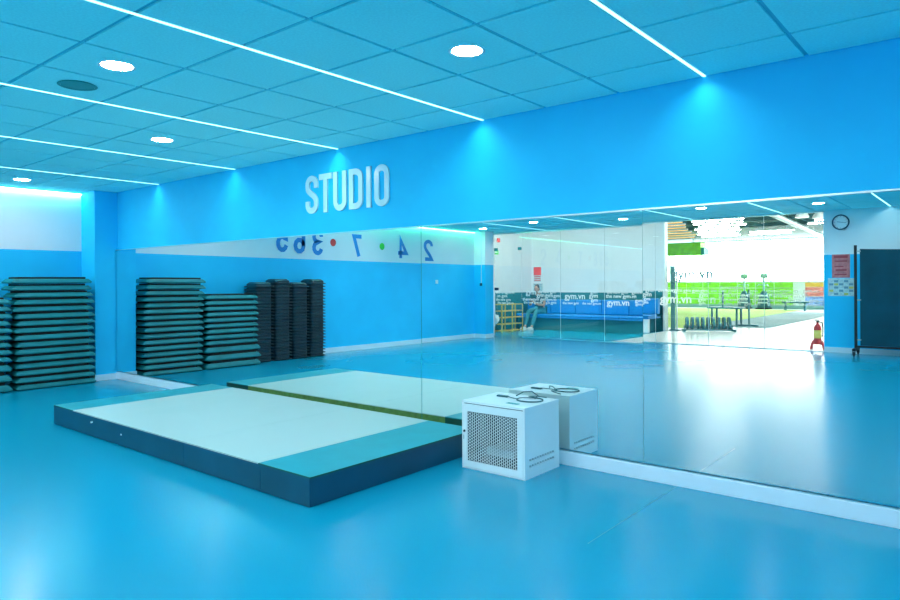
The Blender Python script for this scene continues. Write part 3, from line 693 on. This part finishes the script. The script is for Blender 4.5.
# the bag hangs on a hook post
bm = bmesh.new(); bmesh.ops.create_icosphere(bm, subdivisions=3, radius=0.16)
for v in bm.verts:
    n_ = 1 + 0.12 * math.sin(v.co.x * 40) * math.cos(v.co.z * 31 + v.co.y * 23)
    v.co = Vector((v.co.x * 0.7 * n_, v.co.y * n_, v.co.z * 1.05 * n_ - (0.05 if v.co.z > 0.1 else 0)))
obj('sack', bm, M['cab'], sb, smooth=True)
bm = bmesh.new(); tube(bm, [(0, 0, 0.12), (0, 0.02, 0.25), (-0.02, 0, 0.38)], 0.012, 6); obj('strap', bm, M['cab'], sb)
hp = thing('coat_post', 'slim white standing post by the glass door', 'post', (-10.97, -10.72, 0))
bm = bmesh.new(); lathe(bm, [(0.14, 0.0), (0.14, 0.015), (0.02, 0.03)], 20); obj('base', bm, M['joint'], hp)
bm = bmesh.new(); lathe(bm, [(0.018, 0.03), (0.018, 1.2)], 12); obj('pole', bm, M['joint'], hp)
bm = bmesh.new(); tube(bm, [(0, 0, 1.18), (0.05, 0, 1.2), (0.08, 0, 1.24)], 0.008, 6); obj('hook', bm, M['joint'], hp)

po = thing('lobby_notice', 'red and white notice on the lobby wall above the sofa', 'poster', (-11.32, LY, 1.44))
box('sheet', (0, 0, 0), (0.27, 0.004, 0.46), M['paper'], po); box('red_field', (0, 0.004, 0.2), (0.27, 0.005, 0.46), M['red'], po)
for z_ in (0.14, 0.08, 0.02): box('print_bar', (0.02, 0.004, z_), (0.25, 0.005, z_ + 0.03), M['print_red'], po)
p4 = thing('lobby_paper', 'pale paper sheet with grey print below the red notice', 'poster', (-11.34, LY, 1.12))
box('sheet', (0, 0, 0), (0.36, 0.004, 0.27), M['paper'], p4)
for z_ in (0.05, 0.11, 0.17, 0.22): box('print_bar', (0.03, 0.004, z_), (0.32, 0.005, z_ + 0.025), M['print_grey'], p4)
al = thing('fire_alarm', 'small red alarm box high on the lobby wall', 'alarm', (LX, -11.75, 2.66))
box('case', (0, -0.05, -0.06), (0.05, 0.05, 0.06), M['red'], al, 0.006); bm = bmesh.new(); lathe(bm, [(0.03, 0.05), (0.025, 0.065)], 16, axis='X'); obj('lens', bm, M['print_red'], al)
ex = thing('green_sign', 'small green sign on the lobby wall', 'sign', (LX, -11.6, 2.30))
box('case', (0, -0.14, -0.06), (0.03, 0.14, 0.06), M['green'], ex, 0.004)
box('arrow', (0.03, -0.09, -0.02), (0.032, 0.09, 0.02), M['joint'], ex)

# ------------------------------------------------------------------ seated person on the sofa
def skin(name, verts, edges_, root, m, parent, sub=2):
    me = bpy.data.meshes.new(name); me.from_pydata([v[:3] for v in verts], edges_, []); me.update()
    o = bpy.data.objects.new(name, me); COL.objects.link(o)
    md = o.modifiers.new('skin', 'SKIN'); md.use_smooth_shade = True
    for i, v in enumerate(verts):
        r = v[3] if isinstance(v[3], tuple) else (v[3], v[3])
        me.skin_vertices[0].data[i].radius = r
        me.skin_vertices[0].data[i].use_root = (i == root)
    sd = o.modifiers.new('sub', 'SUBSURF'); sd.levels = sub; sd.render_levels = sub
    dg = bpy.context.evaluated_depsgraph_get(); nm = bpy.data.meshes.new_from_object(o.evaluated_get(dg))
    bpy.data.objects.remove(o); nm.name = name
    nm.materials.clear(); nm.materials.append(m)
    for p in nm.polygons: p.use_smooth = True
    return link_mesh(name, nm, parent)
M['skin'] = mat('skin', (0.48, 0.27, 0.19), 0.5); M['hair'] = mat('hair_dark', (0.01, 0.01, 0.012), 0.6)
M['shirt'] = mat('shirt_dark_teal', (0.01, 0.09, 0.11), 0.8); M['jeans'] = mat('jeans_teal', (0.02, 0.20, 0.24), 0.85, vary=0.1, vscale=20); M['shoe'] = mat('shoe_white', (0.8, 0.85, 0.85), 0.5)
pe = thing('person', 'person in dark shirt, teal trousers and white shoes sitting on the sofa', 'person', (-10.74, -13.02, 0))
# local: +y forward (towards the studio), z up; seat at 0.47
V = [(0, 0, .58, (.15, .12)), (0, .03, .78, (.14, .10)), (0, .07, .97, (.15, .10)), (0, .11, 1.05, (.08, .07)), (0, .13, 1.10, (.05, .05)), (0, .18, 1.18, (.072, .085)), (0, .20, 1.26, (.07, .085)), (0, .19, 1.31, (.045, .06))]
E_ = [(i, i + 1) for i in range(7)]
def add(base, chain):
    last = base
    for c in chain:
        V.append(c); E_.append((last, len(V) - 1)); last = len(V) - 1
    return last
for s in (-1, 1):
    add(0, [(s * .10, .04, .56, .09), (s * .12, .25, .56, .075), (s * .13, .45, .54, .058), (s * .12, .56, .30, .05), (s * .11, .66, .09, .035), (s * .11, .74, .05, .035), (s * .12, .86, .035, .025)])
    wr = add(2, [(s * .17, .08, .98, .06), (s * .23, .12, .84, .045), (s * .24, .16, .74, .04), (s * .16, .33, .75, .032), (s * .08, .42, .80, .026)])
    palm = add(wr, [(s * .05, .46, .82, (.03, .022))])
    for fx in (-.024, -.008, .008, .024):
        add(palm, [(s * .04 + fx * .6, .50, .835 + fx, .009), (s * .02 + fx * .4, .53, .84 + fx, .008), (s * .005 + fx * .3, .525, .85 + fx, .007)])
    add(palm, [(s * .045, .46, .86, .010), (s * .02, .48, .875, .008)])
skin('body', V, E_, 0, M['skin'], pe)
# nose and ears belong to the head surface region
bm = bmesh.new(); tube(bm, [(0, .265, 1.235), (0, .292, 1.205), (0, .27, 1.195)], [.010, .016, .010], 8); obj('nose', bm, M['skin'], pe, smooth=True)
for s in (-1, 1):
    bm = bmesh.new(); bmesh.ops.create_icosphere(bm, subdivisions=2, radius=0.02, matrix=Matrix.Translation((s * .075, .18, 1.22)) @ Matrix.Diagonal((.4, .8, 1.3, 1))); obj('ear', bm, M['skin'], pe, smooth=True)
    bm = bmesh.new(); bmesh.ops.create_icosphere(bm, subdivisions=2, radius=0.010, matrix=Matrix.Translation((s * .03, .262, 1.235))); obj('eye', bm, M['hair'], pe, smooth=True)
bm = bmesh.new(); bx(bm, (-.022, .262, 1.165), (.022, .275, 1.172), 0.002); obj('mouth', bm, M['print_red'], pe)
skin('shirt', [(0, 0, .56, (.165, .135)), (0, .03, .78, (.155, .115)), (0, .07, .97, (.162, .112)), (0, .105, 1.04, (.09, .08)),
               (-.18, .08, .98, .072), (-.235, .12, .84, .058), (.18, .08, .98, .072), (.235, .12, .84, .058)], [(0, 1), (1, 2), (2, 3), (2, 4), (4, 5), (2, 6), (6, 7)], 0, M['shirt'], pe)
skin('trousers', [(0, -.01, .57, (.16, .13)), (-.10, .04, .565, .105), (-.12, .25, .565, .088), (-.13, .45, .545, .072), (-.12, .555, .30, .064), (-.11, .64, .12, .056),
                  (.10, .04, .565, .105), (.12, .25, .565, .088), (.13, .45, .545, .072), (.12, .555, .30, .064), (.11, .64, .12, .056)],
     [(0, 1), (1, 2), (2, 3), (3, 4), (4, 5), (0, 6), (6, 7), (7, 8), (8, 9), (9, 10)], 0, M['jeans'], pe)
for s in (-1, 1):
    bm = bmesh.new(); loft_rect(bm, [(0.27, 0.095, 0.0), (0.28, 0.10, 0.03), (0.25, 0.09, 0.065), (0.14, 0.075, 0.10)], 0.035)
    o = obj('shoe', bm, M['shoe'], pe, smooth=True); o.location = (s * .115, .75, 0.0)
skin('hair', [(0, .14, 1.16, (.06, .05)), (0, .145, 1.24, (.078, .07)), (0, .17, 1.31, (.07, .075)), (0, .225, 1.315, (.06, .05))], [(0, 1), (1, 2), (2, 3)], 1, M['hair'], pe)
ph = thing('phone', 'dark phone held by the seated person', 'phone', (-10.74, -12.47, 0.86)); bm = bmesh.new(); bx(bm, (-.037, -.005, -.07), (.037, .004, .07), .003); o = obj('case', bm, M['black'], ph); o.rotation_euler = (math.radians(-50), 0, 0)

# ------------------------------------------------------------------ gym beyond
# far window wall
structure(box('wall_gym_far', (-17, GY - 0.2, 0), (XR, GY, 1.32), M['wall_white']), 'low white wall under the gym windows')
wf = structure(box('window_2', (-17, GY - 0.2, 3.36), (XR, GY, GH), M['joint']), 'long bright daylit window band at the far end of the gym', 'window')
n = 12
for k in range(n):
    a, b = -17 + 20.2 * k / n, -17 + 20.2 * (k + 1) / n
    box('pane', (a + 0.03, GY - 0.12, 1.36), (b - 0.03, GY - 0.10, 3.36), M['gym_win'], wf)
    box('mullion', (b - 0.03, GY - 0.16, 1.36), (b + 0.03, GY - 0.04, 3.36), M['joint'], wf)
box('sill', (-17, GY - 0.2, 1.32), (XR, GY + 0.05, 1.36), M['joint'], wf)
M['orange'] = mat('orange_panel', rgb(255, 190, 70), 0.5, vary=.1); M['salmon'] = mat('salmon_panel', rgb(250, 140, 130), 0.5, vary=.2, vscale=8); M['paleblue'] = mat('pale_blue_panel', rgb(140, 170, 240), 0.5, vary=.25, vscale=8)
M['skirt'] = mat('grey_skirting', rgb(150, 190, 190), 0.6)
structure(box('baseboard_gym', (-17, GY, 0), (XR, GY + 0.05, 0.16), M['skirt']), 'grey skirting under the lime panels at the far end of the gym', 'baseboard')
gp = thing('lime_wall_panel', 'row of lime green boards along the far gym wall', 'panel', (-17, GY, 0.17))
k = 0; x = 0.0
while x + 0.82 < 9.9:
    for r_ in range(4): box('board', (x, 0.0, r_ * 0.285), (x + 0.82, 0.03 + 0.006 * ((k + r_) % 2), r_ * 0.285 + 0.25), M['lime'], gp)
    x += 0.86; k += 1
cpn = thing('colour_wall_panel', 'orange, pink and blue boards at the far gym wall', 'panel', (-7.05, GY, 0.17))
for r_, m in enumerate(('paleblue', 'paleblue', 'salmon', 'salmon', 'orange')):
    for k in range(3): box('board', (k * 0.9, 0, r_ * 0.225), (k * 0.9 + 0.86, 0.03, r_ * 0.225 + 0.2), M[m], cpn)
# artificial turf with lane stripes
M['turf'] = mat('turf_pale_green', rgb(165, 205, 90), 0.9, vary=.1, vscale=3); M['lane'] = mat('track_grey', rgb(110, 150, 155), 0.7, vary=.06, vscale=3)
tf = structure(box('floor_turf', (-13.5, -29.5, -0.0005), (-6.95, -15.0, 0.006), M['turf']), 'pale green turf strip in the gym', 'floor')
tr = thing('training_track', 'grey striped training mat lying on the gym floor', 'mat', (-6.93, -27.5, 0.0))
for k in range(14):
    box('stripe', (0, k * 0.82, 0.0), (1.85, k * 0.82 + 0.68, 0.006), M['lane'], tr)
# green soffit
so = thing('green_soffit', 'lime green bulkhead box hanging below the gym ceiling', 'soffit', (-13.5, -28.6, 2.62))
box('shell', (0, 0, 0), (2.6, 0.8, 0.6), M['lime'], so, 0.02); box('end_cap', (2.6, 0.05, 0.0), (2.75, 0.75, 0.35), M['grille'], so, 0.02)
for x in (0.4, 2.1): box('hanger', (x, 0.38, 0.6), (x + 0.04, 0.42, 0.80), M['steel'], so)
# linear lamps in rows across the gym ceiling
bw = bmesh.new(); bx(bw, (-0.75, -0.05, 0.02), (0.75, 0.05, 0.07)); b = obj('housing', bw, M['joint']); hme = b.data; bpy.data.objects.remove(b)
bw = bmesh.new(); bx(bw, (-0.74, -0.028, 0.0), (0.74, 0.028, 0.02)); b = obj('tube', bw, M['gym_bar']); tme = b.data; bpy.data.objects.remove(b)
bw = bmesh.new(); bx(bw, (-0.74, -0.028, 0.0), (0.74, 0.028, 0.02)); b = obj('tube', bw, M['gym_bar_warm']); tmw = b.data; bpy.data.objects.remove(b)
bw = bmesh.new(); bx(bw, (-0.5, -0.006, 0.07), (-0.49, 0.006, 0.25)); bx(bw, (0.49, -0.006, 0.07), (0.5, 0.006, 0.25)); b = obj('rod', bw, M['steel']); rod = b.data; bpy.data.objects.remove(b)
rl_ = random.Random(5)
for j in range(12):
    y = -11.7 * 1.064 ** j
    for i in range(8):
        x = -1.6 - i * 1.75 - 0.30 * (-y - 11.7) + rl_.uniform(-.1, .1)
        dx_ = -4.7 - (0 if y > -15 else 0.0625 * (-15 - y))
        if x > 2.4 or x < -16 or abs(x - dx_) < 0.95: continue
        if y > -14.0 and x < -6.2: continue
        if y < -26.4 and x < -9.8: continue
        warm = i >= 3
        t = thing('linear_lamp', ('warm orange' if warm else 'white') + ' linear lamp, %s gym row from the glass, %s from clock wall' % (ordn[j], ordn[i]), 'lamp', (x, y, GH - 0.26), group='linear lamps under the gym ceiling')
        link_mesh('housing', hme, t); link_mesh('tube', tmw if warm else tme, t); link_mesh('rod', rod, t)
# ducts and beams
M['duct'] = mat('galvanised_duct', (0.55, 0.68, 0.66), 0.4, metal=0.3)
du = thing('air_duct', 'pale round duct running deep under the gym ceiling', 'duct', (-4.7, -11.0, 3.19))
bm = bmesh.new(); tube(bm, [(0, 0, 0), (0, -4, 0), (-0.3, -8, 0), (-0.85, -16, 0), (-1.0, -19.5, 0)], 0.09, 14); obj('pipe', bm, M['duct'], du, smooth=True)
for k in range(6):
    bm = bmesh.new(); lathe(bm, [(0.097, -0.03), (0.097, 0.03)], 16, (-0.02 - 0.055 * k * 1.6 * (k > 1), -1.5 - 3 * k, 0), 'Y', cap=False); obj('band', bm, M['steel'], du)
for k in range(5):
    b = box('beam', (-15, -0.09, 0.08), (3.0, 0.09, 0.2), M['gym_ceil']); b.location = (0, -11.7 * 1.064 ** (1.5 + 2 * k), GH - 0.2)
    b.name = 'ceiling_beam'; tag(b, 'dark beam under the gym ceiling, %s from the glass front' % ordn[k], 'beam', 'beams under the gym ceiling')
# pendant lamps
for k, (x, y) in enumerate(((-3.66, -13.6), (-3.38, -14.1))):
    t = thing('pendant_lamp', 'white dome pendant lamp in the gym, %s' % ('left of the pair' if k == 0 else 'right of the pair beside the clock wall'), 'lamp', (x, y, 2.90), group='dome pendants in the gym')
    bm = bmesh.new(); lathe(bm, [(0.155, 0.0), (0.15, 0.04), (0.12, 0.10), (0.07, 0.16), (0.025, 0.20), (0.02, 0.24)], 28, cap=False); obj('shade', bm, M['pendant'], t, smooth=True)
    bm = bmesh.new(); lathe(bm, [(0.02, 0.02), (0.06, 0.03), (0.06, 0.09), (0.02, 0.13)], 16); obj('bulb', bm, M['gym_bar'], t, smooth=True)
    bm = bmesh.new(); tube(bm, [(0, 0, 0.23), (0, 0, GH - 2.9)], 0.006, 6); obj('cord', bm, M['black'], t)
# weight plates on a low rack
rk = thing('plate_rack', 'low dark rack on the gym floor holding weight plates', 'rack', (-6.62, -13.78, 0), math.radians(-27))
M['gunmetal'] = mat('gunmetal_paint', (0.02, 0.16, 0.20), 0.4)
M['machine'] = mat('machine_pale_teal', (0.03, 0.15, 0.19), 0.5)
box('tray', (-0.05, -0.17, 0.03), (1.30, 0.17, 0.06), M['gunmetal'], rk)
for x in (-0.03, 1.24): box('foot', (x, -0.2, 0), (x + 0.05, 0.2, 0.03), M['gunmetal'], rk)
for k in range(10): box('divider', (0.0 + k * 0.135, -0.13, 0.06), (0.012 + k * 0.135, 0.13, 0.16), M['gunmetal'], rk)
bm = bmesh.new(); lathe(bm, [(0.03, -0.02), (0.09, -0.022), (0.14, -0.016), (0.15, -0.03), (0.165, -0.03), (0.165, 0.03), (0.15, 0.03), (0.14, 0.016), (0.09, 0.022), (0.03, 0.02)], 28, axis='X'); b = obj('plate', bm, M['gunmetal'], smooth=False); pme = b.data; bpy.data.objects.remove(b)
bm = bmesh.new(); lathe(bm, [(0.03, -0.026), (0.03, 0.026)], 16, axis='X'); b = obj('hub', bm, M['steel']); hub = b.data; bpy.data.objects.remove(b)
ca, sa = math.cos(math.radians(-27)), math.sin(math.radians(-27))
for k in range(9):
    lx = 0.073 + k * 0.135
    o = link_mesh('weight_plate', pme, None, (-6.62 + lx * ca, -13.78 + lx * sa, 0.226), (0, math.radians(6 * math.sin(k * 2.1)) * 0.4, math.radians(-27)))
    tag(o, 'round weight plate standing in the low rack, %s from the lobby wall' % ordn[k], 'weight plate', 'weight plates in the low rack'); link_mesh('hub', hub, o)
# bench frame with uprights
bf = thing('training_bench', 'dark steel bench frame with two tall uprights on the turf', 'bench', (-6.75, -16.9, 0.0062))
for x in (0.0, 0.72):
    for y in (0.0, 0.45): box('leg', (x, y, 0), (x + 0.05, y + 0.05, 0.52), M['gunmetal'], bf)
box('top', (-0.1, -0.05, 0.52), (0.86, 0.55, 0.57), M['gunmetal'], bf, 0.01)
for x, y in ((0.34, 0.5), (0.95, 0.0)):
    box('upright', (x, y, 0.57 if x < 0.5 else 0.0), (x + 0.045, y + 0.045, 1.10), M['gunmetal'], bf)
box('foot', (0.6, -0.08, 0.0), (1.2, 0.1, 0.05), M['gunmetal'], bf)
# flat bench far
fb = thing('flat_bench', 'small low flat bench near the far end of the gym', 'bench', (-7.5, -29.0, 0))
box('pad', (-0.1, -0.15, 0.34), (1.0, 0.15, 0.42), M['gunmetal'], fb, 0.02)
for x in (0.0, 0.8): box('leg', (x, -0.12, 0), (x + 0.05, 0.12, 0.34), M['gunmetal'], fb)
# two climbing machines before the lime wall
for k, x in enumerate((-9.62, -8.72)):
    t = thing('stair_machine', 'dark tapered exercise machine with a tall mast and console, %s of the two' % ('left' if k == 0 else 'right'), 'exercise machine', (x, -30.3, 0), group='machines before the lime wall')
    bm = bmesh.new(); loft_rect(bm, [(0.5, 0.50, 0.0), (0.5, 0.50, 0.10), (0.42, 0.46, 0.42), (0.3, 0.30, 0.72), (0.22, 0.18, 0.86)], 0.05); obj('housing', bm, M['machine'], t)
    bm = bmesh.new(); bx(bm, (-0.3, -0.3, 0.0), (0.3, 0.36, 0.06), 0.01); obj('base', bm, M['black'], t)
    for z_ in (0.28, 0.46, 0.62): box('tread', (-0.22, 0.20, z_), (0.22, 0.27, z_ + 0.05), M['joint'], t)
    bm = bmesh.new(); tube(bm, [(0, 0, 0.8), (0, 0.02, 1.5)], 0.05, 10); obj('mast', bm, M['skirt'], t)
    box('console', (-0.17, -0.05, 1.48), (0.17, 0.05, 1.72), M['skirt'], t, 0.02)
    for s in (-1, 1):
        bm = bmesh.new(); tube(bm, [(0, 0.02, 1.15), (s * 0.2, 0.1, 1.2), (s * 0.26, 0.25, 1.1)], 0.02, 8); obj('handlebar', bm, M['skirt'], t)
# standing banner post
tt = thing('totem_sign', 'slim dark standing post sign with vertical lettering beside the lobby wall', 'sign', (-6.93, -13.95, 0))
M['totem'] = mat('totem_grey_teal', (0.10, 0.28, 0.30), 0.5)
box('base', (-0.13, -0.12, 0), (0.13, 0.12, 0.03), M['gunmetal'], tt)
box('post', (-0.12, -0.02, 0.03), (0.0, 0.02, 1.80), M['totem'], tt); box('post', (0.03, -0.02, 0.03), (0.06, 0.02, 1.95), M['duct'], tt)
bm = text_mesh([(c, -0.095, 1.62 - 0.11 * i, 0.1) for i, c in enumerate('THENEWGYM')]); o = obj('lettering', bm, M['gunmetal'], tt); o.location = (0, 0.022, 0)
# fire extinguisher on a red stand
fe = thing('fire_extinguisher', 'red fire extinguisher with yellow label on a red stand just beyond the glass', 'fire extinguisher', (-2.76, -10.46, 0))
M['ext_red'] = mat('extinguisher_red', rgb(205, 40, 50), 0.35)
bm = bmesh.new(); lathe(bm, [(0.065, 0.13), (0.07, 0.15), (0.07, 0.42), (0.055, 0.47), (0.025, 0.50), (0.022, 0.53)], 24); obj('cylinder', bm, M['ext_red'], fe, smooth=True)
bm = bmesh.new(); lathe(bm, [(0.0705, 0.22), (0.0712, 0.22), (0.0712, 0.38), (0.0705, 0.38)], 24, cap=False); obj('label', bm, M['print_yellow'], fe, smooth=True)
bm = bmesh.new(); bx(bm, (-0.02, -0.02, 0.53), (0.02, 0.02, 0.56)); bx(bm, (-0.06, -0.008, 0.56), (0.03, 0.008, 0.575)); bx(bm, (-0.06, -0.008, 0.59), (0.025, 0.008, 0.602)); obj('valve', bm, M['black'], fe)
bm = bmesh.new(); tube(bm, [(0.02, 0, 0.545), (0.08, 0, 0.53), (0.095, 0, 0.42), (0.088, 0, 0.25)], 0.011, 8); obj('hose', bm, M['black'], fe)
bm = bmesh.new()
for s in (-1, 1):
    tube(bm, [(s * 0.075, 0, 0.17), (s * 0.10, 0.05, 0.09), (s * 0.115, 0.08, 0.0)], 0.018, 8); tube(bm, [(s * 0.075, 0, 0.17), (s * 0.10, -0.05, 0.09), (s * 0.115, -0.08, 0.0)], 0.018, 8)
bx(bm, (-0.085, -0.085, 0.10), (0.085, 0.085, 0.13)); obj('stand', bm, M['ext_red'], fe)
